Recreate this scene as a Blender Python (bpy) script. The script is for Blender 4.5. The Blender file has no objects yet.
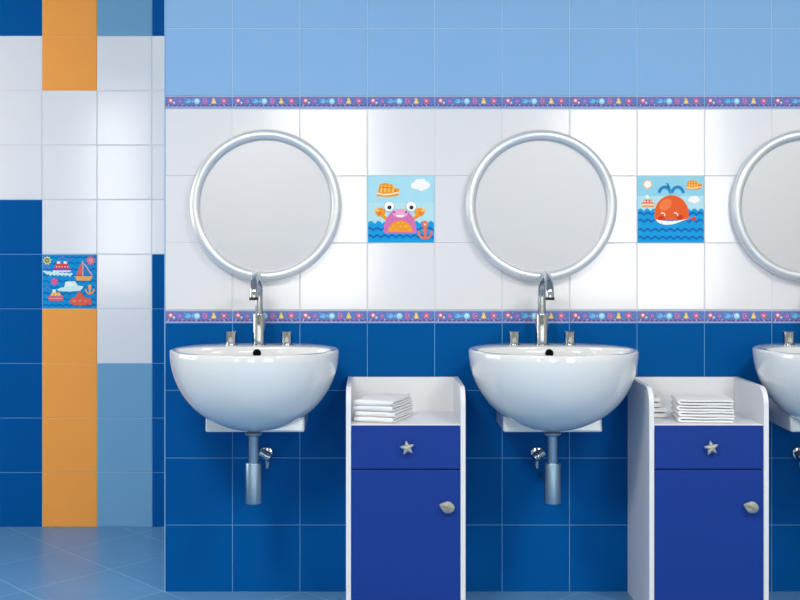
import bpy, bmesh, math, random
from mathutils import Vector, Matrix

random.seed(7)
C = bpy.context.scene.collection
PI = math.pi
CAMZ, CAMD, F = 1.036, 3.9, 1314.0
VX, VY = 370.0, 243.0
YR = 0.892                       # plane of the recessed wall
XL, XR, YB, ZC = -2.6, 2.85, -5.5, 2.6


def at(px, py, y):
    d = CAMD + y
    return (px - VX) * d / F, CAMZ - (py - VY) * d / F


# ------------------------------------------------------------------ materials
def lin(c):
    return tuple(((v / 255) / 12.92 if v / 255 <= 0.04045 else ((v / 255 + 0.055) / 1.055) ** 2.4) for v in c) + (1,)


MATS = {}


def mat(name, rgb, rough=0.5, spec=0.5, metal=0.0, coat=0.0, vary=0.03, scale=6.0, bump=0.0, bscale=60.0, emit=0.0, linear=False):
    if name in MATS:
        return MATS[name]
    m = bpy.data.materials.new(name)
    m.use_nodes = True
    nt = m.node_tree
    b = nt.nodes['Principled BSDF']
    col = rgb + (1,) if linear else lin(rgb)
    b.inputs['Roughness'].default_value = rough
    b.inputs['Specular IOR Level'].default_value = spec
    b.inputs['Metallic'].default_value = metal
    b.inputs['Coat Weight'].default_value = coat
    b.inputs['Coat Roughness'].default_value = min(rough, 0.15)
    tc = nt.nodes.new('ShaderNodeTexCoord')
    no = nt.nodes.new('ShaderNodeTexNoise')
    no.inputs['Scale'].default_value = scale
    nt.links.new(tc.outputs['Object'], no.inputs['Vector'])
    mr = nt.nodes.new('ShaderNodeMapRange')
    mr.inputs['To Min'].default_value = 1 - vary
    mr.inputs['To Max'].default_value = 1 + vary
    nt.links.new(no.outputs['Fac'], mr.inputs['Value'])
    hs = nt.nodes.new('ShaderNodeHueSaturation')
    hs.inputs['Color'].default_value = col
    nt.links.new(mr.outputs['Result'], hs.inputs['Value'])
    nt.links.new(hs.outputs['Color'], b.inputs['Base Color'])
    if bump:
        n2 = nt.nodes.new('ShaderNodeTexNoise')
        n2.inputs['Scale'].default_value = bscale
        nt.links.new(tc.outputs['Object'], n2.inputs['Vector'])
        bp = nt.nodes.new('ShaderNodeBump')
        bp.inputs['Strength'].default_value = bump
        bp.inputs['Distance'].default_value = 0.002
        nt.links.new(n2.outputs['Fac'], bp.inputs['Height'])
        nt.links.new(bp.outputs['Normal'], b.inputs['Normal'])
    if emit:
        b.inputs['Emission Color'].default_value = col
        b.inputs['Emission Strength'].default_value = emit
    MATS[name] = m
    return m


M_GROUT = mat('grout', (178, 206, 232), 0.9, 0.1)
GROUTS = [mat('grout_' + n, c, 0.9, 0.1) for n, c in (('grey', (222, 223, 227)), ('blue', (98, 158, 208)), ('pale_blue', (184, 210, 240)), ('peach', (240, 186, 124)), ('soft_blue', (150, 190, 222)))]
M_WHITE = mat('white_tile', (228, 230, 238), 0.13, 0.95, coat=0.9, vary=0.015, scale=2)
M_BLUE = mat('blue_tile', (2, 84, 155), 0.45, 0.03, vary=0.05, scale=3)
M_LIGHT = mat('light_blue_tile', (138, 182, 228), 0.5, 0.06, vary=0.02, scale=3)
M_MID = mat('mid_blue_tile', (114, 165, 204), 0.5, 0.06, vary=0.02, scale=3)
M_ORANGE = mat('orange_tile', (246, 164, 80), 0.5, 0.06, vary=0.03, scale=3)
M_PAINT = mat('wall_paint', (214, 206, 190), 0.8, 0.2)
M_CEIL = mat('ceiling_paint', (214, 209, 199), 0.9, 0.2)
M_CERAMIC = mat('white_ceramic', (224, 227, 230), 0.05, 0.75, coat=0.4, vary=0.005)
M_CHROME = mat('chrome', (178, 184, 190), 0.09, 0.5, metal=1, vary=0.01)
M_SATIN = mat('satin_silver', (226, 230, 234), 0.36, 0.5, metal=0.6, vary=0.01)
M_TRAP = mat('brushed_steel', (132, 160, 186), 0.34, 0.5, metal=1, vary=0.02)
M_GLASS = mat('mirror_silver', (200, 202, 208), 0.5, 0.5, metal=1, vary=0.006, scale=1.5)
M_BACK = mat('mirror_back', (120, 122, 126), 0.7)
M_CABW = mat('white_lacquer', (228, 231, 236), 0.35, 0.4, vary=0.008)
M_CABB = mat('royal_blue_lacquer', (26, 60, 146), 0.4, 0.15, vary=0.03, scale=2)
M_PEWTER = mat('pewter', (180, 182, 174), 0.5, 0.4, metal=0.25, vary=0.05, scale=80)
M_TOWEL = mat('white_terry', (238, 239, 242), 0.95, 0.1, vary=0.02, scale=120, bump=0.5, bscale=900)
M_BLACK = mat('black_hole', (4, 4, 5), 0.8, 0.1)
M_RUBBER = mat('dark_rubber', (28, 30, 33), 0.6)
M_FRAMEW = mat('window_frame_white', (232, 233, 235), 0.5)


# ------------------------------------------------------------------ mesh helpers
def obj(name, bm, mats, parent=None, loc=None, smooth=None, bevel=0.0, subsurf=0):
    bmesh.ops.recalc_face_normals(bm, faces=bm.faces[:]) if smooth != 'keep' else None
    me = bpy.data.meshes.new(name)
    bm.to_mesh(me)
    bm.free()
    for m in (mats if isinstance(mats, (list, tuple)) else [mats]):
        me.materials.append(m)
    o = bpy.data.objects.new(name, me)
    C.objects.link(o)
    if parent is not None:
        o.parent = parent
    if loc:
        o.location = loc
    if bevel:
        bv = o.modifiers.new('bevel', 'BEVEL')
        bv.width = bevel
        bv.segments = 3
        bv.limit_method = 'ANGLE'
        bv.angle_limit = math.radians(40)
    if subsurf:
        s = o.modifiers.new('subd', 'SUBSURF')
        s.levels = s.render_levels = subsurf
    if smooth is True:
        me.shade_smooth()
    elif isinstance(smooth, float):
        me.shade_smooth()
        try:
            me.set_sharp_from_angle(angle=math.radians(smooth))
        except Exception:
            pass
    return o


def thing(name, label, cat, loc=(0, 0, 0), rotz=0.0, group=None):
    o = bpy.data.objects.new(name, None)
    o.empty_display_size = 0.05
    C.objects.link(o)
    o.location = loc
    o.rotation_euler = (0, 0, rotz)
    return tag(o, label, cat, group)


def tag(o, label, cat, group=None):
    o['label'] = label
    o['category'] = cat
    if group:
        o['group'] = group
    return o


def struct(o):
    o['kind'] = 'structure'
    return o


def dup(root, loc, label, group=None):
    r = root.copy()
    C.objects.link(r)
    r.location = loc
    r['label'] = label
    if group:
        r['group'] = group
    for ch in list(root.children):
        c = ch.copy()
        C.objects.link(c)
        c.parent = r
        for g in list(ch.children):
            d = g.copy()
            C.objects.link(d)
            d.parent = c
    return r


def box(bm, x0, x1, y0, y1, z0, z1, mi=0):
    vs = [bm.verts.new((x, y, z)) for x in (x0, x1) for y in (y0, y1) for z in (z0, z1)]
    for f in ((0, 1, 3, 2), (4, 6, 7, 5), (0, 4, 5, 1), (2, 3, 7, 6), (0, 2, 6, 4), (1, 5, 7, 3)):
        bm.faces.new([vs[i] for i in f]).material_index = mi


def newbox(*a):
    bm = bmesh.new()
    box(bm, *a)
    return bm


def lathe(bm, prof, n=40, org=(0, 0, 0), axis='z', mi=0):
    """prof: list of (radius, height); closes to a point where radius is 0"""
    org = Vector(org)
    if isinstance(axis, str):
        ax = {'z': Vector((0, 0, 1)), 'y': Vector((0, -1, 0)), 'x': Vector((1, 0, 0))}[axis]
    else:
        ax = Vector(axis).normalized()
    t = ax.orthogonal().normalized()
    u = ax.cross(t)
    rings = []
    for r, h in prof:
        if r <= 1e-9:
            rings.append([bm.verts.new(org + ax * h)])
        else:
            rings.append([bm.verts.new(org + ax * h + (t * math.cos(2 * PI * i / n) + u * math.sin(2 * PI * i / n)) * r) for i in range(n)])
    for a, b in zip(rings, rings[1:]):
        for i in range(n):
            j = (i + 1) % n
            if len(a) == 1 and len(b) == 1:
                continue
            if len(a) == 1:
                f = bm.faces.new((a[0], b[j], b[i]))
            elif len(b) == 1:
                f = bm.faces.new((a[i], a[j], b[0]))
            else:
                f = bm.faces.new((a[i], a[j], b[j], b[i]))
            f.material_index = mi


def tube(bm, pts, r, n=20, cap=True, mi=0):
    pts = [Vector(p) for p in pts]
    rings = []
    tang = (pts[1] - pts[0]).normalized()
    up = tang.orthogonal().normalized()
    for i, p in enumerate(pts):
        if i == 0:
            t = (pts[1] - pts[0]).normalized()
        elif i == len(pts) - 1:
            t = (pts[-1] - pts[-2]).normalized()
        else:
            t = (pts[i + 1] - pts[i - 1]).normalized()
        up = (up - t * up.dot(t)).normalized()
        s = t.cross(up)
        rr = r[i] if isinstance(r, (list, tuple)) else r
        rings.append([bm.verts.new(p + (up * math.cos(2 * PI * k / n) + s * math.sin(2 * PI * k / n)) * rr) for k in range(n)])
    for a, b in zip(rings, rings[1:]):
        for k in range(n):
            bm.faces.new((a[k], a[(k + 1) % n], b[(k + 1) % n], b[k])).material_index = mi
    if cap:
        bm.faces.new(rings[0][::-1]).material_index = mi
        bm.faces.new(rings[-1]).material_index = mi


def prism_x(bm, poly_yz, x0, x1):
    """extrude a (y, z) polygon along x"""
    a = [bm.verts.new((x0, y, z)) for y, z in poly_yz]
    b = [bm.verts.new((x1, y, z)) for y, z in poly_yz]
    bm.faces.new(a)
    bm.faces.new(b[::-1])
    n = len(a)
    for i in range(n):
        bm.faces.new((a[i], b[i], b[(i + 1) % n], a[(i + 1) % n]))


def tile(bm, x0, x1, z0, z1, mi, yf=0.0, gap=0.0013, ch=0.0012, th=0.0028, tilt=0.00035, grout=False):
    """one glazed tile of a wall facing -y, edges eased"""
    if grout:                                               # joint filler round this tile
        bm.faces.new([bm.verts.new((x, yf + 0.0019, z)) for x, z in ((x0, z0), (x1, z0), (x1, z1), (x0, z1))]).material_index = mi + 5
    x0 += gap; x1 -= gap; z0 += gap; z1 -= gap
    tx, tz = random.uniform(-tilt, tilt), random.uniform(-tilt, tilt)

    def yy(x, z):
        return yf + tx * (2 * (x - x0) / (x1 - x0) - 1) + tz * (2 * (z - z0) / (z1 - z0) - 1)
    f = [bm.verts.new((x, yy(x, z), z)) for x, z in ((x0 + ch, z0 + ch), (x1 - ch, z0 + ch), (x1 - ch, z1 - ch), (x0 + ch, z1 - ch))]
    e = [bm.verts.new((x, yf + ch * 0.8, z)) for x, z in ((x0, z0), (x1, z0), (x1, z1), (x0, z1))]
    g = [bm.verts.new((x, yf + th, z)) for x, z in ((x0, z0), (x1, z0), (x1, z1), (x0, z1))]
    bm.faces.new(f).material_index = mi
    for i in range(4):
        j = (i + 1) % 4
        bm.faces.new((f[i], e[i], e[j], f[j])).material_index = mi
        bm.faces.new((e[i], g[i], g[j], e[j])).material_index = mi


# ------------------------------------------------------------------ setting
def floor_material():
    m = bpy.data.materials.new('floor_tiles')
    m.use_nodes = True
    nt = m.node_tree
    N, L = nt.nodes, nt.links
    b = N['Principled BSDF']
    tc = N.new('ShaderNodeTexCoord')
    sp = N.new('ShaderNodeSeparateXYZ')
    L.new(tc.outputs['Object'], sp.inputs[0])

    def math_(op, a, bb=None, c=None):
        n = N.new('ShaderNodeMath')
        n.operation = op
        for i, v in enumerate((a, bb, c)):
            if v is None:
                continue
            if isinstance(v, (int, float)):
                n.inputs[i].default_value = v
            else:
                L.new(v, n.inputs[i])
        return n.outputs[0]
    P = 0.415
    ky = math_('MULTIPLY', sp.outputs[1], 0.8)
    u = math_('DIVIDE', math_('ADD', math_('ADD', sp.outputs[0], ky), 0.608 + 10 * P), P)
    v = math_('DIVIDE', math_('ADD', math_('SUBTRACT', sp.outputs[0], ky), 1.04 + 10 * P), P)

    def dist(w):
        return math_('ABSOLUTE', math_('SUBTRACT', math_('FRACT', math_('ADD', w, 0.5)), 0.5))
    d = math_('MINIMUM', dist(u), dist(v))
    mask = N.new('ShaderNodeMapRange')
    mask.inputs['From Min'].default_value = 0.004
    mask.inputs['From Max'].default_value = 0.010
    mask.inputs['To Min'].default_value = 1
    mask.inputs['To Max'].default_value = 0
    L.new(d, mask.inputs['Value'])
    no = N.new('ShaderNodeTexNoise')
    no.inputs['Scale'].default_value = 9
    L.new(tc.outputs['Object'], no.inputs['Vector'])
    cr = N.new('ShaderNodeValToRGB')
    cr.color_ramp.elements[0].color = lin((84, 136, 182))
    cr.color_ramp.elements[1].color = lin((98, 150, 194))
    L.new(no.outputs['Fac'], cr.inputs['Fac'])
    mx = N.new('ShaderNodeMix')
    mx.data_type = 'RGBA'
    L.new(mask.outputs['Result'], mx.inputs['Factor'])
    L.new(cr.outputs['Color'], mx.inputs['A'])
    mx.inputs['B'].default_value = lin((124, 176, 216))
    L.new(mx.outputs['Result'], b.inputs['Base Color'])
    b.inputs['Roughness'].default_value = 0.36
    b.inputs['Specular IOR Level'].default_value = 0.3
    bp = N.new('ShaderNodeBump')
    bp.inputs['Strength'].default_value = 0.25
    bp.inputs['Distance'].default_value = 0.002
    bp.invert = True
    L.new(mask.outputs['Result'], bp.inputs['Height'])
    L.new(bp.outputs['Normal'], b.inputs['Normal'])
    return m


struct(obj('floor', newbox(XL - 0.1, XR + 0.1, YB - 0.1, YR + 0.12, -0.08, 0), floor_material()))
struct(obj('ceiling', newbox(XL - 0.1, XR + 0.1, YB - 0.1, YR + 0.12, ZC, ZC + 0.08), M_CEIL))

# front wall: tile lines read off the photograph, in metres on the plane y = 0
xs = [at(165 + 67.44 * i, 0, 0)[0] for i in range(19)]
XE = xs[0]
lvl = lambda py: at(0, py, 0)[1]
rows = [(592, 525, M_BLUE), (525, 458, M_BLUE), (458, 390.3, M_BLUE), (390.3, 323, M_BLUE),
        (310, 243, M_WHITE), (243, 176, M_WHITE), (176, 109, M_WHITE),
        (96, 28.5, M_LIGHT), (28.5, -39, M_LIGHT), (-39, -106.5, M_LIGHT), (-106.5, -174, M_LIGHT),
        (-174, -241.5, M_LIGHT), (-241.5, -284, M_LIGHT)]
bm = bmesh.new()
box(bm, XE + 0.001, XR, 0.0020, YR + 0.1, 0, ZC, 0)
idx = {M_GROUT: 0, M_WHITE: 1, M_BLUE: 2, M_LIGHT: 3, M_ORANGE: 4, M_MID: 5}
TILE_MATS = [M_GROUT, M_WHITE, M_BLUE, M_LIGHT, M_ORANGE, M_MID] + GROUTS
for (pb, pt, m) in rows:
    z0, z1 = max(lvl(pb), 0.0), min(lvl(pt), ZC)
    for i in range(len(xs) - 1):
        if xs[i] > XR - 0.02:
            continue
        if pb == 243 and i in (3, 7):          # the two picture tiles sit here
            continue
        tile(bm, xs[i], min(xs[i + 1], XR), z0, z1, idx[m], grout=True)
struct(obj('wall_front', bm, TILE_MATS, smooth='keep'))
# rounded tile edging along the free corner of the front wall
bm = bmesh.new()
lathe(bm, [(0, 0), (0.0017, 0), (0.0017, ZC), (0, ZC)], 12, (XE - 0.0005, 0.0014, 0))
struct(obj('trim_3', bm, mat('corner_edging', (128, 176, 216), 0.5), smooth=40.0))

# recessed wall
sc = (CAMD + YR) / F
cx = [(42.2 + 54.9 * k - VX) * sc for k in range(-8, 5)]
rz = [0.199 * k for k in range(0, 14)]
B_, W_, O_, L_ = M_BLUE, M_WHITE, M_ORANGE, M_MID
cols = {1: [B_] * 6 + [W_] * 3 + [B_] * 4,
        2: [O_] * 4 + [None] + [W_] * 3 + [O_] * 5,
        3: [L_] * 3 + [W_] * 6 + [L_] * 4,
        4: [B_] * 5 + [W_] * 4 + [B_] * 4,
        5: [B_] * 5 + [W_] * 4 + [B_] * 4}
bm = bmesh.new()
box(bm, XL - 0.1, XE + 0.2, YR + 0.0020, YR + 0.1, 0, ZC, 0)
for k in range(len(cx) - 1):
    for r in range(13):
        m = cols[max(k - 6, 1)][r]
        if m is None:
            continue
        x0, x1 = max(cx[k], XL), min(cx[k + 1], XE + 0.1)
        if x1 - x0 < 0.01:
            continue
        tile(bm, x0, x1, rz[r], min(rz[r + 1], ZC), idx[m], YR, grout=True)
struct(obj('wall_recess', bm, TILE_MATS, smooth='keep'))


# ------------------------------------------------------------------ printed tiles
class Print:
    """builds the printed picture of a tile: flat glaze shapes in unit coordinates on a tile body"""

    def __init__(self, x0, z0, w, h, yf):
        self.bm = bmesh.new()
        self.x0, self.z0, self.w, self.h, self.yf = x0, z0, w, h, yf
        self.mats, self.n = [], 0

    def mi(self, rgb):
        key = 'glaze_%02x%02x%02x' % rgb
        m = mat(key, rgb, 0.4, 0.12, vary=0.02, scale=40)
        if m not in self.mats:
            self.mats.append(m)
        return self.mats.index(m)

    def body(self, rgb, gap=0.0013):
        tile(self.bm, self.x0, self.x0 + self.w, self.z0, self.z0 + self.h, self.mi(rgb), self.yf, gap=gap, th=0.0030, tilt=0)

    def poly(self, pts, rgb):
        self.n += 1
        y = self.yf - 0.00006 - 0.000035 * self.n
        f = self.bm.faces.new([self.bm.verts.new((self.x0 + u * self.w, y, self.z0 + v * self.h)) for u, v in pts])
        f.normal_update()
        if f.normal.y > 0:
            f.normal_flip()
        f.material_index = self.mi(rgb)

    def circ(self, u, v, r, rgb, ry=None, a0=0, a1=2 * PI, n=24, rot=0):
        ry = ry or r
        k = n if a1 - a0 > 6.2 else n + 1
        pts = []
        for i in range(k):
            a = a0 + (a1 - a0) * i / n
            px, py = r * math.cos(a), ry * math.sin(a)
            pts.append((u + px * math.cos(rot) - py * math.sin(rot), v + px * math.sin(rot) + py * math.cos(rot)))
        self.poly(pts, rgb)

    def star(self, u, v, r, ri, n, rgb, rot=PI / 2):
        self.poly([(u + (r if i % 2 == 0 else ri) * math.cos(rot + PI * i / n), v + (r if i % 2 == 0 else ri) * math.sin(rot + PI * i / n)) for i in range(2 * n)], rgb)

    def wave(self, v, amp, th, per, rgb, ph=0.0, u0=0.012, u1=0.988):
        k = 90
        us = [u0 + (u1 - u0) * i / k for i in range(k + 1)]
        f = lambda u: v + amp * (abs(math.sin(PI * (u * per + ph))) - 0.5)
        self.poly([(u, f(u) + th / 2) for u in us] + [(u, f(u) - th / 2) for u in reversed(us)], rgb)

    def sea(self, v, amp, per, rgb):
        k = 90
        us = [0.012 + 0.976 * i / k for i in range(k + 1)]
        self.poly([(u, v + amp * abs(math.sin(PI * u * per))) for u in us] + [(0.988, 0.012), (0.012, 0.012)], rgb)

    def line(self, pts, th, rgb):
        l, r = [], []
        for i, p in enumerate(pts):
            a = pts[max(i - 1, 0)]
            b = pts[min(i + 1, len(pts) - 1)]
            dx, dy = b[0] - a[0], b[1] - a[1]
            q = math.hypot(dx, dy) or 1
            l.append((p[0] - dy / q * th / 2, p[1] + dx / q * th / 2))
            r.append((p[0] + dy / q * th / 2, p[1] - dx / q * th / 2))
        self.poly(l + r[::-1], rgb)

    def cloud(self, u, v, s, rgb=(250, 250, 252)):
        for dx, dy, r in ((-0.65, -0.05, 0.34), (-0.25, 0.2, 0.42), (0.2, 0.22, 0.42), (0.62, 0.0, 0.36), (0.05, -0.2, 0.42), (-0.4, -0.15, 0.3), (0.4, -0.18, 0.3)):
            self.circ(u + dx * s, v + dy * s, r * s, rgb, n=16)

    def anchor(self, u, v, s, rgb, k=1.0):
        self.line([(u, v + 0.42 * s * k), (u, v - 0.8 * s)], 0.34 * s, rgb)
        self.circ(u, v + 0.62 * s * k, 0.36 * s, rgb, 0.36 * s * k)
        self.circ(u, v + 0.62 * s * k, 0.12 * s, (255, 226, 200))
        self.line([(u - 0.38 * s, v + 0.2 * s), (u + 0.38 * s, v + 0.2 * s)], 0.2 * s, rgb)
        self.line([(u + 0.78 * s * math.cos(a), v - 0.12 * s + 0.75 * s * math.sin(a)) for a in [PI + PI * i / 14 for i in range(15)]], 0.27 * s, rgb)
        for q in (-1, 1):
            self.poly([(u + q * 1.02 * s, v - 0.22 * s), (u + q * 0.55 * s, v - 0.2 * s), (u + q * 0.82 * s, v + 0.18 * s)], rgb)

    def steamer(self, u, v, w, hull, cabin, spots, line=(255, 244, 226)):
        self.poly([(u - w, v - 0.05 * w), (u + w, v - 0.05 * w), (u + 0.82 * w, v - 0.6 * w), (u - 0.75 * w, v - 0.6 * w)], hull)
        self.poly([(u - 0.72 * w, v - 0.02 * w), (u + 0.7 * w, v - 0.02 * w), (u + 0.5 * w, v + 0.45 * w), (u - 0.5 * w, v + 0.45 * w)], cabin)
        for k in (-0.42, 0, 0.42):
            self.circ(u + k * w, v + 0.2 * w, 0.12 * w, spots, n=12)
        self.line([(u - 0.9 * w, v - 0.28 * w), (u + 0.88 * w, v - 0.28 * w)], 0.14 * w, line)

    def make(self, name, parent=None):
        o = obj(name, self.bm, self.mats, parent, smooth='keep')
        return o


SKY, SEA, SEADK = (172, 224, 242), (16, 158, 224), (6, 104, 190)
ORG, ORG2, CORAL = (246, 158, 46), (250, 190, 80), (240, 118, 96)


def pic_tile(i, zb, zt):
    return xs[i], lvl(zb), xs[i + 1] - xs[i], lvl(zt) - lvl(zb)


def steam_orange(p, u, v, s):
    """orange steamer with striped upper works"""
    p.poly([(u - s, v - 0.55 * s), (u - 0.75 * s, v + 0.5 * s), (u - 0.3 * s, v + 0.62 * s), (u + 0.35 * s, v + 0.5 * s), (u + 0.55 * s, v + 0.18 * s), (u + s, v + 0.12 * s), (u + 0.88 * s, v - 0.5 * s), (u, v - 0.62 * s)], ORG)
    for k in range(4):
        x = u - 0.62 * s + k * 0.34 * s
        p.line([(x, v - 0.2 * s), (x + 0.05 * s, v + 0.42 * s)], 0.13 * s, (252, 206, 104))
    p.line([(u - 0.72 * s, v + 0.24 * s), (u + 0.42 * s, v + 0.2 * s)], 0.07 * s, (228, 120, 40))
    p.line([(u - 0.92 * s, v - 0.28 * s), (u - 0.4 * s, v - 0.4 * s), (u + 0.2 * s, v - 0.36 * s), (u + 0.9 * s, v - 0.2 * s)], 0.12 * s, (255, 240, 216))
    p.circ(u + 0.62 * s, v - 0.08 * s, 0.09 * s, (226, 110, 40), n=10)


# crab picture
p = Print(*pic_tile(3, 243, 176), 0.0)
p.body(SKY)
p.poly([(0.012, 0.6), (0.988, 0.6), (0.988, 0.3), (0.012, 0.3)], (186, 229, 240))
steam_orange(p, 0.31, 0.79, 0.17)
p.cloud(0.79, 0.865, 0.145)
p.sea(0.285, 0.045, 9, SEA)
for v in (0.205, 0.098):
    p.wave(v, 0.035, 0.034, 9, SEADK, 0.2)
PINK, PINK2 = (214, 116, 184), (240, 168, 206)
for s in (-1, 1):
    u = 0.485 + s * 0.29
    p.line([(0.485 + s * 0.2, 0.36), (u, 0.43)], 0.05, ORG)
    p.circ(u, 0.46, 0.075, ORG, 0.065)
    p.poly([(u - s * 0.01, 0.46), (u + s * 0.075, 0.53), (u + s * 0.1, 0.48)], (252, 210, 120))
    p.circ(u + s * 0.015, 0.445, 0.03, (238, 130, 50))
p.circ(0.485, 0.165, 0.245, PINK, 0.345, 0, PI, 30)
p.poly([(0.24, 0.17), (0.73, 0.17), (0.70, 0.145), (0.27, 0.145)], PINK)
p.circ(0.49, 0.445, 0.115, PINK2, 0.066)
p.circ(0.4, 0.46, 0.016, (150, 60, 150)); p.circ(0.575, 0.46, 0.016, (150, 60, 150))
p.circ(0.49, 0.42, 0.062, (255, 250, 250), 0.038, PI, 2 * PI, 14)
for s in (-1, 1):
    u = 0.487 + s * 0.163
    p.circ(u, 0.54, 0.082, (150, 190, 225))
    p.circ(u, 0.545, 0.073, (252, 252, 252))
    p.circ(u + 0.004, 0.53, 0.03, (40, 38, 52))
p.circ(0.49, 0.165, 0.185, ORG, 0.17, 0, PI, 24)
for k in range(9):
    p.circ(0.35 + 0.035 * k, 0.2 + 0.05 * (k % 2) + (0.05 if 2 < k < 7 else 0), 0.012, ORG2, n=8)
p.anchor(0.855, 0.175, 0.12, CORAL, 1.35)
o = p.make('picture_tile')
tag(o, 'printed wall tile showing a pink crab in the sea', 'tile', 'printed sea picture tiles')

# whale picture
p = Print(*pic_tile(7, 243, 176), 0.0)
p.body((150, 214, 236))
p.poly([(0.012, 0.7), (0.988, 0.7), (0.988, 0.3), (0.012, 0.3)], (184, 228, 240))
p.circ(0.155, 0.875, 0.07, (238, 196, 150)); p.star(0.155, 0.875, 0.06, 0.045, 8, (255, 253, 248))
steam_orange(p, 0.845, 0.865, 0.12)
p.steamer(0.16, 0.6, 0.105, (240, 160, 80), (236, 96, 84), (255, 244, 238))
p.circ(0.15, 0.69, 0.025, (253, 253, 253))
p.cloud(0.845, 0.645, 0.09)
p.sea(0.475, 0.04, 10, SEA)
for v in (0.435, 0.33, 0.19, 0.075):
    p.wave(v, 0.036, 0.034, 9, SEADK, 0.1)
WH, WHD = (240, 98, 42), (216, 62, 34)
p.poly([(0.76, 0.4), (0.815, 0.345), (0.865, 0.345), (0.87, 0.4), (0.83, 0.385), (0.79, 0.385)], WH)
p.circ(0.845, 0.36, 0.032, WHD, 0.024)
p.circ(0.51, 0.43, 0.255, WH, 0.282, -0.32, PI + 0.32, 34)
p.circ(0.42, 0.57, 0.1, (248, 128, 74), 0.075, rot=0.7)
p.circ(0.36, 0.37, 0.05, WHD, 0.036); p.circ(0.63, 0.385, 0.05, WHD, 0.036)
k = 20
up = [(0.27 + 0.49 * i / k, 0.352 - 0.03 * math.sin(PI * i / k) + 0.012 * i / k) for i in range(k + 1)]
dn = [(0.27 + 0.49 * i / k, 0.352 - 0.085 * math.sin(PI * (i / k) ** 0.7) + 0.012 * i / k) for i in range(k + 1)]
p.poly(up + dn[::-1][1:-1], (254, 252, 248))
for q in range(4):
    p.line([(0.36 + 0.08 * q, 0.325), (0.365 + 0.08 * q, 0.285 + 0.008 * q)], 0.008, (232, 200, 180))
for u in (0.375, 0.565):
    p.line([(u + 0.035 * math.cos(a), 0.415 + 0.035 * math.sin(a)) for a in [-0.4 + 2.6 * i / 8 for i in range(9)]], 0.018, (255, 236, 220))
for s, u in ((-1, 0.41), (1, 0.6)):
    p.line([(u + 0.085 * math.cos(a), 0.735 + 0.1 * math.sin(a)) for a in [0.1 + 2.9 * i / 10 for i in range(11)]], 0.045, (20, 140, 205))
p.line([(0.5, 0.72), (0.495, 0.8)], 0.016, (60, 170, 220))
p.poly([(0.43, 0.905), (0.455, 0.89), (0.49, 0.83), (0.475, 0.815), (0.45, 0.84)], (24, 120, 150))
o = p.make('picture_tile')
tag(o, 'printed wall tile showing an orange whale spouting water', 'tile', 'printed sea picture tiles')

# ships picture on the recessed wall
p = Print(cx[8], rz[4], cx[9] - cx[8], rz[5] - rz[4], YR)
p.body((10, 150, 214))
for k in range(9):
    p.wave(0.06 + 0.11 * k, 0.03, 0.03, 8, (4, 112, 190), 0.3 * (k % 2))
p.star(0.09, 0.885, 0.085, 0.062, 9, (220, 214, 140)); p.circ(0.09, 0.885, 0.045, (96, 140, 120)); p.circ(0.09, 0.885, 0.02, (220, 180, 90))
for u0, u1, v in ((0.30, 0.42, 0.93), (0.46, 0.54, 0.9), (0.03, 0.14, 0.74), (0.05, 0.15, 0.38)):
    p.line([(u0, v), ((u0 + u1) / 2, v + 0.015), (u1, v)], 0.025, (120, 110, 200))
p.poly([(0.17, 0.74), (0.54, 0.74), (0.50, 0.665), (0.21, 0.665)], (88, 96, 190))
p.poly([(0.19, 0.705), (0.53, 0.705), (0.51, 0.675), (0.2, 0.675)], (240, 236, 246))
p.poly([(0.21, 0.74), (0.5, 0.74), (0.46, 0.83), (0.26, 0.83)], (232, 64, 78))
for k in range(5):
    p.circ(0.265 + 0.05 * k, 0.77, 0.016, (255, 180, 170), n=8)
for u in (0.3, 0.42):
    p.poly([(u - 0.03, 0.825), (u + 0.03, 0.825), (u + 0.03, 0.87), (u - 0.03, 0.87)], (250, 246, 240))
k = 24
p.poly([(0.0125 + 0.55 * i / k, 0.685 - 0.05 * i / k + 0.02 * abs(math.sin(i * 0.9))) for i in range(k + 1)] + [(0.1 + 0.4 * (1 - i / k), 0.60 - 0.015 * (1 - i / k) + 0.03 * abs(math.sin(i * 0.75))) for i in range(k + 1)], (206, 240, 240))
p.poly([(0.585, 0.6), (0.93, 0.6), (0.87, 0.515), (0.64, 0.515)], (248, 176, 96))
p.poly([(0.62, 0.615), (0.735, 0.615), (0.72, 0.86)], (238, 104, 96))
p.poly([(0.755, 0.615), (0.91, 0.615), (0.765, 0.83)], (60, 130, 206))
p.line([(0.765, 0.83), (0.91, 0.615)], 0.016, (240, 190, 190)); p.line([(0.742, 0.6), (0.742, 0.88)], 0.014, (250, 220, 190))
p.star(0.885, 0.885, 0.1, 0.055, 10, (232, 120, 150)); p.circ(0.885, 0.885, 0.04, (240, 150, 160))
p.star(0.225, 0.5, 0.075, 0.05, 10, (214, 100, 176)); p.circ(0.225, 0.5, 0.035, (236, 90, 140))
p.poly([(0.26, 0.35), (0.34, 0.39), (0.40, 0.40), (0.43, 0.5), (0.6, 0.51), (0.65, 0.43), (0.76, 0.41), (0.70, 0.335), (0.5, 0.315), (0.32, 0.325)], (212, 244, 240))
p.poly([(0.44, 0.41), (0.62, 0.415), (0.59, 0.48), (0.46, 0.475)], (240, 250, 248))
p.anchor(0.87, 0.355, 0.09, (246, 172, 96))
p.steamer(0.25, 0.235, 0.15, (232, 92, 132), (246, 166, 84), (252, 214, 150), (250, 150, 150))
p.poly([(0.19, 0.295), (0.25, 0.295), (0.25, 0.355), (0.19, 0.355)], (240, 250, 250))
p.circ(0.69, 0.14, 0.19, (234, 98, 84), 0.085)
p.poly([(0.72, 0.1), (0.9, 0.07), (0.9, 0.2), (0.78, 0.17)], (234, 98, 84))
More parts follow.
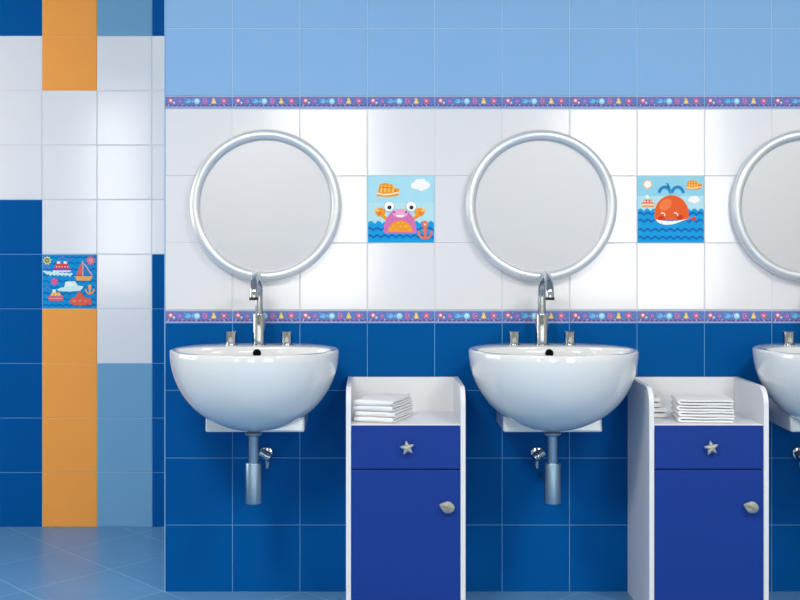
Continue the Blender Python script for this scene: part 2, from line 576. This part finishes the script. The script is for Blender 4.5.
p.poly([(0.61, 0.2), (0.77, 0.2), (0.73, 0.29), (0.64, 0.29)], (234, 98, 84)); p.line([(0.68, 0.28), (0.68, 0.33)], 0.025, (234, 98, 84))
for k in range(3):
    p.circ(0.59 + 0.1 * k, 0.145, 0.024, (250, 176, 120), n=10); p.circ(0.59 + 0.1 * k, 0.145, 0.012, (120, 50, 110), n=8)
o = p.make('picture_tile')
tag(o, 'printed wall tile of small ships and a sailboat between orange tiles', 'tile', 'printed sea picture tiles')


# border strips
def border(name, pb, pt):
    z0, z1 = lvl(pb), lvl(pt)
    mats, bmx = [], bmesh.new()
    P0 = None
    for i in range(len(xs) - 1):
        if xs[i] > XR - 0.25:
            break
        p = Print(xs[i], z0, xs[i + 1] - xs[i], z1 - z0, -0.0006)
        p.bm.free()
        p.bm = bmx
        p.mats = mats
        p.body((120, 132, 192), gap=0.0012)
        A = p.w / p.h                                  # strip is A times wider than tall

        def c(u, v, r, rgb, k=1.0, a0=0, a1=2 * PI, n=12):
            p.circ(u, v, r / A, rgb, r * k, a0, a1, n)

        def st(u, v, r, ri, n, rgb):
            p.poly([(u + (r if q % 2 == 0 else ri) * math.cos(PI / 2 + PI * q / n) / A, v + (r if q % 2 == 0 else ri) * math.sin(PI / 2 + PI * q / n)) for q in range(2 * n)], rgb)
        p.poly([(0.01, 0.97), (0.99, 0.97), (0.99, 0.36), (0.01, 0.36)], (98, 128, 196))
        p.poly([(0.01, 0.16), (0.99, 0.16), (0.99, 0.03), (0.01, 0.03)], (158, 170, 218))
        p.wave(0.24, 0.10, 0.13, 14, (78, 94, 168), 0.0, 0.01, 0.99)
        p.poly([(0.01, 0.985), (0.99, 0.985), (0.99, 0.93), (0.01, 0.93)], (150, 120, 170))
        for k in range(14):
            c(0.05 + 0.069 * k, 0.27 + 0.02 * (k % 2), 0.055, (206, 116, 158) if k % 3 else (224, 200, 216), n=8)
        for k in range(6):
            c(0.155 + 0.138 * k, 0.82, 0.05, (168, 150, 214), n=8)
        st(0.085, 0.64, 0.31, 0.15, 5, (226, 96, 116)); c(0.085, 0.66, 0.12, (248, 226, 228))
        c(0.135, 0.48, 0.09, (196, 226, 240))
        c(0.215, 0.6, 0.2, (150, 110, 190)); c(0.225, 0.6, 0.12, (200, 140, 200)); c(0.225, 0.6, 0.05, (110, 84, 170))
        c(0.34, 0.6, 0.25, (110, 190, 236), 0.75); p.poly([(0.385, 0.6), (0.42, 0.78), (0.42, 0.44)], (110, 190, 236)); c(0.315, 0.65, 0.05, (50, 80, 160), n=8)
        c(0.475, 0.6, 0.25, (150, 216, 240)); c(0.475, 0.62, 0.12, (214, 238, 246))
        p.poly([(0.44, 0.55), (0.51, 0.55), (0.475, 0.36)], (150, 216, 240))
        c(0.6, 0.6, 0.24, (206, 120, 176)); c(0.61, 0.6, 0.16, (116, 110, 190)); c(0.612, 0.6, 0.08, (226, 150, 190))
        p.poly([(0.685, 0.4), (0.765, 0.4), (0.735, 0.86), (0.715, 0.86)], (240, 206, 110)); p.poly([(0.705, 0.46), (0.745, 0.46), (0.725, 0.62)], (250, 232, 180))
        st(0.875, 0.62, 0.34, 0.14, 5, (230, 104, 140)); c(0.875, 0.62, 0.1, (246, 180, 196), n=8)
        P0 = p
    return struct(obj(name, bmx, mats, smooth='keep'))


border('trim_1', 108.4, 96.5)
border('trim_2', 323.4, 310.9)

# unseen half of the room: left, right and rear walls with rear daylight windows and an added fill window
WIN_E = 3.95
M_PANE = mat('daylit_pane', (255, 252, 246), 0.6, emit=WIN_E, vary=0.0)


def wall_with_openings(name, axis, pos, thick, a0, a1, openings, material):
    """axis 'x': plane x = pos running along y; axis 'y': plane y = pos running along x"""
    bm = bmesh.new()

    def put(u0, u1, z0, z1):
        if u1 - u0 < 1e-4 or z1 - z0 < 1e-4:
            return
        if axis == 'x':
            box(bm, min(pos, pos + thick), max(pos, pos + thick), u0, u1, z0, z1)
        else:
            box(bm, u0, u1, min(pos, pos + thick), max(pos, pos + thick), z0, z1)
    u = a0
    for (o0, o1, z0, z1) in sorted(openings):
        put(u, o0, 0, ZC)
        put(o0, o1, 0, z0)
        put(o0, o1, z1, ZC)
        u = o1
    put(u, a1, 0, ZC)
    return struct(obj(name, bm, material))


def window(name, axis, pos, thick, o):
    u0, u1, z0, z1 = o
    fr = 0.05
    mid = pos + thick * 0.5
    bm, pb = bmesh.new(), bmesh.new()

    def put(b, a0, a1, c0, c1, h):
        if axis == 'x':
            box(b, mid - h, mid + h, a0, a1, c0, c1)
        else:
            box(b, a0, a1, mid - h, mid + h, c0, c1)
    put(bm, u0, u0 + fr, z0, z1, 0.025); put(bm, u1 - fr, u1, z0, z1, 0.025)
    put(bm, u0 + fr, u1 - fr, z0, z0 + fr, 0.025); put(bm, u0 + fr, u1 - fr, z1 - fr, z1, 0.025)
    w = struct(obj(name, bm, M_FRAMEW))
    put(pb, u0 + fr, u1 - fr, z0 + fr, z1 - fr, 0.004)
    obj('pane', pb, M_PANE, w)


WL = (-0.8, 0.72, 0.7, 2.0)  # unseen left window, added to brighten the recessed wall
W4 = (-2.42, -1.85, 0.55, 2.3)
W2 = (-0.70, 0.10, 0.55, 2.3)
W3 = (1.35, 2.6, 0.55, 2.3)
wall_with_openings('wall_left', 'x', XL, -0.1, YB - 0.1, YR + 0.1, [WL], M_PAINT)
wall_with_openings('wall_right', 'x', XR, 0.1, YB - 0.1, YR + 0.1, [], M_PAINT)
wall_with_openings('wall_rear', 'y', YB, -0.1, XL, XR, [W2, W3, W4], M_PAINT)
window('fill_window', 'x', XL, -0.1, WL)
window('window_2', 'y', YB, -0.1, W2)
window('window_3', 'y', YB, -0.1, W3)
window('window_4', 'y', YB, -0.1, W4)


# ------------------------------------------------------------------ mirrors
def make_mirror(loc, label):
    t = thing('round_mirror', label, 'mirror', loc, 0, 'round mirrors above the basins')
    R = 0.2245
    bm = bmesh.new()
    rc, rt = R - 0.0156, 0.0156
    prof = [(rc - 0.012, 0.004)]
    prof = []
    for i in range(25):
        a = -PI / 2 + 2 * PI * i / 24
        prof.append((rc + rt * math.cos(a), 0.0175 + (rt + 0.002) * math.sin(a)))
    lathe(bm, prof, 96, (0, 0, 0), 'y')
    bmesh.ops.remove_doubles(bm, verts=bm.verts[:], dist=1e-5)
    obj('frame', bm, M_SATIN, t, smooth=True)
    bm = bmesh.new()
    lathe(bm, [(0, 0.0005), (rc, 0.0005), (rc, 0.012), (0, 0.012)], 96, (0, 0, 0), 'y')
    obj('backing_plate', bm, M_BACK, t, smooth=30.0)
    bm = bmesh.new()
    lathe(bm, [(0, 0.0124), (rc - 0.006, 0.0124), (rc - 0.006, 0.0155), (rc - 0.0085, 0.0165), (0, 0.0165)], 96, (0, 0, 0), 'y')
    obj('mirror_glass', bm, M_GLASS, t, smooth=20.0)
    return t


def at_k(px, py, depth):
    return at(px, py, -depth)


mx1, mz = at_k(265.6, 205.3, 0.018)
mx2 = at_k(541.0, 0, 0.018)[0]
mx3 = at_k(807.0, 0, 0.018)[0]
m1 = make_mirror((mx1, 0, mz), 'round silver framed mirror left of the crab tile')
dup(m1, (mx2, 0, mz - 0.001), 'round silver framed mirror between the crab tile and the whale tile')
dup(m1, (mx3, 0, mz), 'round silver framed mirror cut off by the right edge, past the whale tile')

# ------------------------------------------------------------------ basins
ZR, BZ = 0.739, 0.505


def ring_pts(c, W, af, ab, z, n=96, p=2.0):
    out = []
    for i in range(n):
        th = 2 * PI * i / n
        cs, sn = math.cos(th), math.sin(th)
        x = W * math.copysign(abs(cs) ** (2 / p), cs)
        d = c + (af if sn > 0 else ab) * math.copysign(abs(sn) ** (2 / p), sn)
        out.append((x, -max(d, 0.0012), z))
    return out


def make_basin(loc, label):
    t = thing('wash_basin', label, 'basin', loc, 0, 'wall hung basins')
    bm = bmesh.new()
    rings = []
    H = 0.227
    for i in range(21):                                     # outside, from the foot up
        ph = PI / 2 * (1 - i / 20)
        s = max(math.cos(ph), 0.02) ** 0.93
        z = ZR - 0.005 - (H - 0.005) * math.sin(ph)
        c = 0.215 + 0.005 * math.sin(ph)
        rings.append(ring_pts(c, 0.236 * s, 0.235 * s, 0.255 * s, z))
    for ins, dz in ((0.0012, 0.0025), (0.0035, 0.0005), (0.007, 0.0)):
        rings.append(ring_pts(0.215, 0.236 - ins, 0.235 - ins, 0.255 - ins, ZR - dz))
    IC, IW, IF, IB, IH = 0.25, 0.2185, 0.186, 0.115, 0.15
    for ins, dz in ((0.0, 0.0), (0.003, 0.001), (0.0055, 0.004)):
        rings.append(ring_pts(IC, IW - ins, IF - ins, IB - ins, ZR - dz, p=2.25))
    for i in range(1, 16):                                  # inside, down to the waste
        ph = PI / 2 * i / 15
        s = max(math.cos(ph), 0.09) ** 0.8
        rings.append(ring_pts(IC - 0.01 * math.sin(ph), (IW - 0.0055) * s, (IF - 0.0055) * s, (IB - 0.0055) * s, ZR - 0.004 - (IH - 0.004) * math.sin(ph), p=2.25 - 0.25 * math.sin(ph)))
    vr = [[bm.verts.new((x, y, z - BZ)) for x, y, z in r] for r in rings]
    n = len(vr[0])
    for a, b in zip(vr, vr[1:]):
        for i in range(n):
            bm.faces.new((a[i], a[(i + 1) % n], b[(i + 1) % n], b[i]))
    bm.faces.new(vr[0][::-1])
    bm.faces.new(vr[-1])
    bmesh.ops.remove_doubles(bm, verts=bm.verts[:], dist=2e-5)
    obj('bowl', bm, M_CERAMIC, t, smooth=50.0)
    # overflow hole in the inner back wall
    bm = bmesh.new()
    lathe(bm, [(0, 0), (0.0118, 0), (0.0118, 0.0075), (0.0108, 0.0082), (0, 0.0082)], 28, (0.0, -0.1345, 0.7208 - BZ), 'y')
    obj('overflow_hole', bm, M_BLACK, t, smooth=30.0)
    bm = bmesh.new()
    lathe(bm, [(0, 0.0), (0.022, 0.0), (0.022, 0.003), (0.014, 0.0045), (0, 0.0045)], 28, (0.0, -0.243, ZR - 0.15 - BZ), 'z')
    obj('drain', bm, M_CHROME, t, smooth=30.0)
    # ceramic bracket box that carries the bowl on the wall
    bm = bmesh.new()
    prism_x(bm, [(-0.0012, 0.0), (-0.215, 0.0), (-0.208, 0.045), (-0.195, 0.056), (-0.13, 0.075), (-0.0012, 0.082)], -0.139, 0.139)
    obj('support_bracket', bm, M_CERAMIC, t, bevel=0.006, smooth=40.0)
    return t


bx1 = at_k(254.0, 0, 0.238)[0]
bx2 = at_k(554.1, 0, 0.238)[0]
bx3 = at_k(843.5, 0, 0.238)[0]
b1 = make_basin((bx1, 0, BZ), 'white oval wall basin left of the first cabinet')
dup(b1, (bx2, 0, BZ), 'white oval wall basin between the two cabinets')
dup(b1, (bx3, 0, BZ), 'white oval wall basin cut off by the right edge')


# ------------------------------------------------------------------ faucets
def make_faucet(loc, label):
    t = thing('basin_faucet', label, 'faucet', loc, 0, 'chrome three hole faucets')
    bm = bmesh.new()
    lathe(bm, [(0, 0), (0.0205, 0), (0.0205, 0.003), (0.0183, 0.004), (0.0183, 0.0895), (0.0172, 0.0915), (0, 0.0915)], 40)
    obj('faucet_body', bm, M_CHROME, t, smooth=35.0)
    bm = bmesh.new()
    pts = [(0, 0, 0.0905), (0, 0, 0.11), (0, 0, 0.128), (0, 0, 0.14)]
    ry, rz_, zc = 0.086, 0.060, 0.153
    for i in range(0, 29):
        a = PI * i / 28
        pts.append((0, -ry + ry * math.cos(a), zc - 0.006 + rz_ * math.sin(a)))
    pts += [(0, -2 * ry - 0.0005, zc - 0.010)]
    rad = [0.0118] * len(pts)
    tube(bm, pts, rad, 28)
    sp = obj('spout', bm, M_CHROME, t, smooth=50.0)
    bm = bmesh.new()
    lathe(bm, [(0, 0), (0.0128, 0), (0.0128, 0.007), (0.0118, 0.008), (0, 0.008)], 28, (0, -2 * ry - 0.0005, zc - 0.0145))
    obj('aerator', bm, M_RUBBER, sp, smooth=35.0)
    for s in (-1, 1):
        bm = bmesh.new()
        lathe(bm, [(0, 0), (0.0185, 0), (0.0185, 0.0025), (0.0145, 0.0035), (0.0145, 0.006), (0.0165, 0.0065), (0.0165, 0.0392), (0.0155, 0.0404), (0, 0.0404)], 36, (0.081 * s, 0, 0))
        h = obj('tap_handle', bm, M_CHROME, t, smooth=35.0)
        # dark teardrop reflection on the handle front, modelled as a raised shape
        bm = bmesh.new()
        dr = []
        for i in range(24):
            a = 2 * PI * i / 24
            rr = 0.0065
            u, v = rr * math.sin(a), -rr * math.cos(a)
            if v > 0:
                u *= (1 - v / rr) ** 0.5 * 0.9 + 0.1
                v *= 1.7
            dr.append((u, v))
        fr = [bm.verts.new((0.081 * s + u, -math.sqrt(0.0165 ** 2 - u * u) - 0.0006, 0.015 + v)) for u, v in dr]
        bk = [bm.verts.new((0.081 * s + u, -math.sqrt(0.0165 ** 2 - u * u) + 0.001, 0.015 + v)) for u, v in dr]
        bm.faces.new(fr)
        for i in range(24):
            bm.faces.new((fr[i], fr[(i + 1) % 24], bk[(i + 1) % 24], bk[i]))
        obj('teardrop_reflection', bm, M_PEWTER, h)
    return t


fz = ZR
fx1 = at_k(259.0, 0, 0.076)[0]
fx2 = at_k(541.8, 0, 0.076)[0]
fx3 = at_k(788.4, 0, 0.076)[0] + 0.081
f1 = make_faucet((fx1, -0.076, fz), 'chrome arched faucet with two round handles below the mirror left of the crab tile')
dup(f1, (fx2, -0.076, fz), 'chrome arched faucet with two round handles on the basin between the cabinets')
dup(f1, (fx3, -0.076, fz), 'chrome faucet on the right-edge basin, only its left handle in view')


# ------------------------------------------------------------------ traps and valves
def make_trap(loc, label):
    t = thing('bottle_trap', label, 'drain trap', loc, 0, 'bottle traps under the basins')
    z = 0.307
    bm = bmesh.new()
    lathe(bm, [(0, 0.11), (0.0142, 0.11), (0.0142, 0.189), (0.017, 0.1895), (0.0235, 0.192), (0.0245, 0.1955), (0.0245, 0.1978), (0, 0.1978)], 36)
    obj('drain_pipe', bm, M_TRAP, t, smooth=35.0)
    bm = bmesh.new()
    lathe(bm, [(0, 0), (0.0215, 0), (0.0232, 0.002), (0.0232, 0.112), (0.022, 0.114), (0.0148, 0.1145), (0, 0.1145)], 40)
    obj('trap_cup', bm, M_TRAP, t, smooth=35.0)
    bm = bmesh.new()
    tube(bm, [(0, 0.018, 0.04), (0, 0.12, 0.04), (0, 0.2212, 0.04)], 0.0085, 24)
    obj('outlet_pipe', bm, M_TRAP, t, smooth=35.0)
    return t


t1 = make_trap((at_k(253.6, 0, 0.222)[0], -0.222, 0.307), 'steel bottle trap under the basin left of the first cabinet')
dup(t1, (at_k(552.6, 0, 0.222)[0], -0.222, 0.307), 'steel bottle trap under the basin between the cabinets')
dup(t1, (bx3, -0.222, 0.307), 'steel bottle trap under the basin at the right edge')


def make_valve(loc, label, s):
    """s = +1: hand wheel leans to the right"""
    t = thing('angle_valve', label, 'valve', loc, 0, 'shut-off valves under the basins')
    bm = bmesh.new()
    lathe(bm, [(0, 0), (0.020, 0), (0.019, 0.004), (0.011, 0.0065), (0, 0.0065)], 32, (0, 0, 0), 'y')
    obj('wall_rosette', bm, M_CHROME, t, smooth=35.0)
    bm = bmesh.new()
    lathe(bm, [(0, 0.002), (0.0075, 0.002), (0.0075, 0.036), (0.0065, 0.038), (0, 0.038)], 28, (0, 0, 0), 'y')
    obj('valve_body', bm, M_CHROME, t, smooth=35.0)
    ax = Vector((0.82 * s, -0.22, -0.50)).normalized()
    o0 = Vector((0.001 * s, -0.042, 0.001)) - ax * 0.017
    bm = bmesh.new()
    lathe(bm, [(0, 0), (0.0118, 0), (0.0128, 0.001), (0.0128, 0.0150), (0.0100, 0.0154), (0.0100, 0.0184), (0.0128, 0.0188), (0.0128, 0.0335), (0.0118, 0.035), (0, 0.035)], 36, o0, ax)
    obj('hand_wheel', bm, M_CHROME, t, smooth=35.0)
    bm = bmesh.new()
    tube(bm, [(0.005 * s, -0.036, -0.010), (0.0065 * s, -0.036, -0.026), (0.005 * s, -0.035, -0.038)], [0.0068, 0.0062, 0.0045], 20)
    obj('outlet_stub', bm, M_CHROME, t, smooth=35.0)
    return t


vx1, vz = at_k(265.0, 455.5, 0.042)
vx2 = at_k(539.2, 0, 0.042)[0]
vx3 = at_k(803.5, 0, 0.042)[0]
make_valve((vx1, 0, vz), 'small chrome valve right of the trap under the basin left of the first cabinet', 1)
make_valve((vx2, 0, vz), 'small chrome valve left of the trap under the basin between the cabinets', -1)
make_valve((vx3, 0, vz), 'small chrome valve at the right edge beside the second cabinet', -1)


# ------------------------------------------------------------------ cabinets
CW, CD, CT, PT = 0.3275, 0.3055, 0.640, 0.0140
ZS = 0.5393


def make_cabinet(loc, label):
    t = thing('storage_cabinet', label, 'cabinet', loc, 0, 'blue and white cabinets between the basins')
    r = 0.05
    poly = [(-0.002, 0.0), (-CD, 0.0), (-CD, CT - r)]
    for i in range(1, 12):
        a = PI / 2 * i / 12
        poly.append((-CD + r - r * math.cos(a), CT - r + r * math.sin(a)))
    poly += [(-CD + r, CT), (-0.002, CT)]
    for s in (-1, 1):
        bm = bmesh.new()
        xo = s * CW / 2
        xi = s * (CW / 2 - PT)
        prism_x(bm, poly, min(xo, xi), max(xo, xi))
        obj('side_panel', bm, M_CABW, t, bevel=0.0015, smooth=25.0)
    xi = CW / 2 - PT
    obj('back_panel', newbox(-xi, xi, -0.014, -0.002, 0.05, CT - 0.0005), M_CABW, t, bevel=0.001)
    obj('shelf', newbox(-xi, xi, -CD + 0.004, -0.014, ZS - 0.014, ZS), M_CABW, t, bevel=0.001)
    obj('bottom_panel', newbox(-xi, xi, -CD + 0.022, -0.014, 0.05, 0.064), M_CABW, t)
    obj('plinth', newbox(-xi, xi, -CD + 0.04, -CD + 0.052, 0.0, 0.05), M_CABW, t)
    g = 0.0012
    dr = obj('drawer', newbox(-xi + g, xi - g, -CD + 0.002, -CD + 0.0195, 0.4180, ZS - 0.0028), M_CABB, t, bevel=0.001)
    # starfish knob
    bm = bmesh.new()
    pts = []
    n = 60
    for i in range(n):
        a = 2 * PI * i / n
        q = abs(((a / (2 * PI / 5)) % 1) - 0.5) * 2          # 1 at an arm tip, 0 between arms
        rr = 0.0102 + 0.0108 * q ** 1.5
        pts.append((rr * math.cos(a + PI / 2 + 0.16), rr * math.sin(a + PI / 2 + 0.16)))
    kx, kz, ky = 0.0034, 0.4770, -CD + 0.002
    lathe(bm, [(0, 0), (0.005, 0), (0.005, 0.0115), (0, 0.0115)], 16, (kx, ky, kz), 'y')
    lay = [(0.97, 0.011), (1.0, 0.0135), (0.9, 0.0165), (0.55, 0.0195)]
    rg = [[bm.verts.new((kx + u * s, ky - h, kz + v * s)) for u, v in pts] for s, h in lay]
    for a, b in zip(rg, rg[1:]):
        for i in range(n):
            bm.faces.new((a[i], a[(i + 1) % n], b[(i + 1) % n], b[i]))
    bm.faces.new(rg[0])
    tip = bm.verts.new((kx, ky - 0.0215, kz))
    for i in range(n):
        bm.faces.new((rg[-1][i], rg[-1][(i + 1) % n], tip))
    k = obj('knob', bm, M_PEWTER, dr, smooth=50.0)
    k['label'] = 'pewter starfish shaped knob'
    do = obj('door', newbox(-xi + g, xi - g, -CD + 0.002, -CD + 0.0195, 0.053, 0.4150), M_CABB, t, bevel=0.001)
    # scallop shell knob, hinge towards the upper left
    bm = bmesh.new()
    kx, kz = 0.1115, 0.3155
    lathe(bm, [(0, 0), (0.005, 0), (0.005, 0.0115), (0, 0.0115)], 16, (kx, ky, kz), 'y')
    n = 48
    ca, sa = math.cos(math.radians(-18)), math.sin(math.radians(-18))
    out = []
    for i in range(n):
        a = 2 * PI * i / n
        u = 0.0215 * math.cos(a)
        v = 0.0168 * math.sin(a)
        if u < 0:
            v *= 1 - 0.62 * (-u / 0.0215) ** 1.3
        w = 1 + 0.022 * math.cos(14 * a) * (1 if u > -0.008 else 0)
        u, v = u * w, v * w
        out.append((u * ca - v * sa, u * sa + v * ca))
    lay = [(0.95, 0.011), (1.0, 0.0132), (0.9, 0.0165), (0.66, 0.0195), (0.34, 0.0212)]
    rg = [[bm.verts.new((kx + u * s, ky - h + (0.0008 * math.cos(PI * i) if 0.3 < s < 0.95 else 0), kz + v * s)) for i, (u, v) in enumerate(out)] for s, h in lay]
    for a, b in zip(rg, rg[1:]):
        for i in range(n):
            bm.faces.new((a[i], a[(i + 1) % n], b[(i + 1) % n], b[i]))
    bm.faces.new(rg[0])
    tip = bm.verts.new((kx, ky - 0.0216, kz))
    for i in range(n):
        bm.faces.new((rg[-1][i], rg[-1][(i + 1) % n], tip))
    k = obj('knob', bm, M_PEWTER, do, smooth=50.0)
    k['label'] = 'pewter seashell shaped knob'
    return t


cx1 = (at_k(346, 0, CD)[0] + at_k(465.6, 0, CD)[0]) / 2
cx2 = (at_k(649.2, 0, CD)[0] + at_k(769, 0, CD)[0]) / 2
c1 = make_cabinet((cx1, 0, 0), 'narrow blue and white cabinet between the left basin and the middle basin')
dup(c1, (cx2, 0, 0), 'narrow blue and white cabinet right of the middle basin, its left side showing')


# ------------------------------------------------------------------ towels
def make_towel(label, group, loc, rotz, W, D, T, seed, layers=2, lift=0.0):
    """folded towel; the fold runs along the left end, open edges at the right; W along x, D along y"""
    rnd = random.Random(seed)
    bm = bmesh.new()
    g = 0.0012                                             # gap between the folded layers
    tl = (T - g) / 2
    prof = []
    N = 14
    w_top, w_bot = W / 2 - rnd.uniform(0, 0.004), W / 2 - rnd.uniform(0, 0.004)
    for i in range(N + 1):                                  # underside, fold to open edge
        prof.append((-W / 2 + T / 2 + (w_bot + W / 2 - T / 2 - tl / 2) * i / N, 0))
    for i in range(1, 5):
        a = -PI / 2 + PI * i / 5
        prof.append((w_bot - tl / 2 + tl / 2 * math.cos(a), tl / 2 + tl / 2 * math.sin(a)))
    for i in range(N + 1):                                  # inner faces of the slit
        prof.append((w_bot - tl / 2 - (w_bot + W / 2 - T * 0.75) * i / N, tl))
    for i in range(N + 1):
        prof.append((-W / 2 + T * 0.75 - tl / 2 + (w_top + W / 2 - T * 0.75) * i / N, tl + g))
    for i in range(1, 5):
        a = -PI / 2 + PI * i / 5
        prof.append((w_top - tl / 2 + tl / 2 * math.cos(a), tl + g + tl / 2 + tl / 2 * math.sin(a)))
    for i in range(N + 1):                                  # top, back to the fold
        prof.append((w_top - tl / 2 - (w_top + W / 2 - T / 2 - tl / 2) * i / N, T))
    for i in range(1, 8):
        a = PI / 2 + PI * i / 8
        prof.append((-W / 2 + T / 2 + T / 2 * math.cos(a), T / 2 + T / 2 * math.sin(a)))
    ph = [rnd.uniform(0, 6.28) for _ in range(4)]
    K = 12
    rg = []
    for k in range(K + 1):
        v = -D / 2 + D * k / K
        e = min(k, K - k)
        sq = (0.72, 0.93, 1.0)[min(e, 2)]
        ext = (0.0, 0.0018, 0.0)[0]
        ring = []
        for (x, z) in prof:
            m = T / 2
            half = tl / 2 if z <= tl else tl / 2 + tl + g
            zz = half + (z - half) * sq
            wob = 0.0009 * math.sin(x * 55 + ph[0] + v * 20) * (z / T) + 0.0006 * math.sin(v * 70 + ph[1]) * (z / T)
            xx = x + 0.0012 * math.sin(v * 45 + ph[2] + z * 300)
            zz = zz + wob + lift * max(0.0, (v / D)) ** 2 * (z / T)
            ring.append(bm.verts.new((xx, v, max(zz, 0.0002))))
        rg.append(ring)
    n = len(prof)
    for a, b in zip(rg, rg[1:]):
        for i in range(n):
            bm.faces.new((a[i], a[(i + 1) % n], b[(i + 1) % n], b[i]))
    bm.faces.new(rg[0][::-1])
    bm.faces.new(rg[-1])
    o = obj('folded_towel', bm, M_TOWEL, None, loc, smooth=60.0)
    o.rotation_euler = (0, 0, rotz)
    return tag(o, label, 'towel', group)


rank = ['lowest', 'second from the bottom', 'third from the bottom', 'topmost']
# pile in the first cabinet: fold edge towards the viewer, turned a little clockwise
ang = math.radians(-19)
lx0 = cx1 - CW / 2 + PT
for i in range(4):
    T = 0.0150
    Wf, Df = 0.125, 0.185                                  # width seen from the front, depth
    jx, jr = (0, 0.002, -0.001, -0.003)[i], math.radians((0, 1.2, -1.0, 1.5)[i])
    # fold at the front: the towel's own x axis runs into the cabinet
    cxw = lx0 + 0.0030 + Wf / 2 * math.cos(ang) + 0.009
    make_towel('white folded towel in the left cabinet, %s of its pile' % rank[i], 'towels in the left cabinet',
               (cxw + jx + 0.0205, -CD + 0.018 + 0.105, ZS + 0.0004 + i * (T + 0.0003)), PI / 2 + ang + jr, Df, Wf - 0.012, T, 20 + i)
# pile in the second cabinet: fold at the left, layers seen along the front
for i in range(4):
    T = 0.0158
    x0, x1 = at_k(678.5, 0, CD - 0.03)[0], at_k(735.5, 0, CD - 0.03)[0]
    sh = (0.001, 0.0, -0.0015, -0.0005)[i]
    make_towel('white folded towel in the right cabinet\'s front pile, %s' % rank[i], 'front pile in the right cabinet',
               ((x0 + x1) / 2 + sh + 0.004, -CD + 0.028 + 0.068, ZS + 0.0004 + i * (T + 0.0003)), math.radians((-5, -4.4, -5.8, -5.2)[i]), x1 - x0 - 0.003, 0.13, T, 40 + i)
# small pile at the back left of the second cabinet
lx0 = cx2 - CW / 2 + PT
zz = ZS + 0.0004
for i, (w, T) in enumerate(((0.066, 0.0285), (0.046, 0.030))):
    make_towel('small white folded towel at the back left of the right cabinet, %s one' % ('lower', 'upper')[i], 'back pile in the right cabinet',
               (lx0 + 0.003 + w / 2 + 0.0, -0.115, zz), 0.0, w, 0.12, T, 60 + i)
    zz += T + 0.0012

# ------------------------------------------------------------------ light
def area(name, loc, rot, sx, sy, power, color=(1, 1, 1)):
    l = bpy.data.lights.new(name, 'AREA')
    l.shape = 'RECTANGLE'
    l.size, l.size_y = sx, sy
    l.energy = power
    l.color = color
    o = bpy.data.objects.new(name, l)
    C.objects.link(o)
    o.location = loc
    o.rotation_euler = rot
    return o


LA = area('ceiling_lamp', (-0.9, -2.6, ZC - 0.02), (0, 0, 0), 0.7, 0.7, 66, (1.0, 0.95, 0.88))
LB = area('ceiling_lamp', (1.5, -2.4, ZC - 0.02), (0, 0, 0), 0.7, 0.7, 52, (1.0, 0.95, 0.88))

w = bpy.data.worlds.new('sky')
bpy.context.scene.world = w
w.use_nodes = True
w.node_tree.nodes['Background'].inputs[0].default_value = (0.8, 0.88, 1.0, 1)
w.node_tree.nodes['Background'].inputs[1].default_value = 1.0

# ------------------------------------------------------------------ camera
cam = bpy.data.cameras.new('camera')
cam.sensor_fit = 'HORIZONTAL'
cam.sensor_width = 36
cam.lens = F * 36 / 800
cam.shift_x = (400 - VX) / 800
cam.shift_y = -(300 - VY) / 800
cam.clip_start = 0.05
co = bpy.data.objects.new('camera', cam)
C.objects.link(co)
co.location = (0, -CAMD, CAMZ)
co.rotation_euler = (PI / 2, 0, 0)
S = bpy.context.scene
S.camera = co
S.view_settings.view_transform = 'Standard'
S.view_settings.look = 'None'
S.view_settings.exposure = 0.0
S.view_settings.gamma = 1.0
S.view_settings.use_curve_mapping = False
S.cycles.use_denoising = True
S.cycles.max_bounces = 8
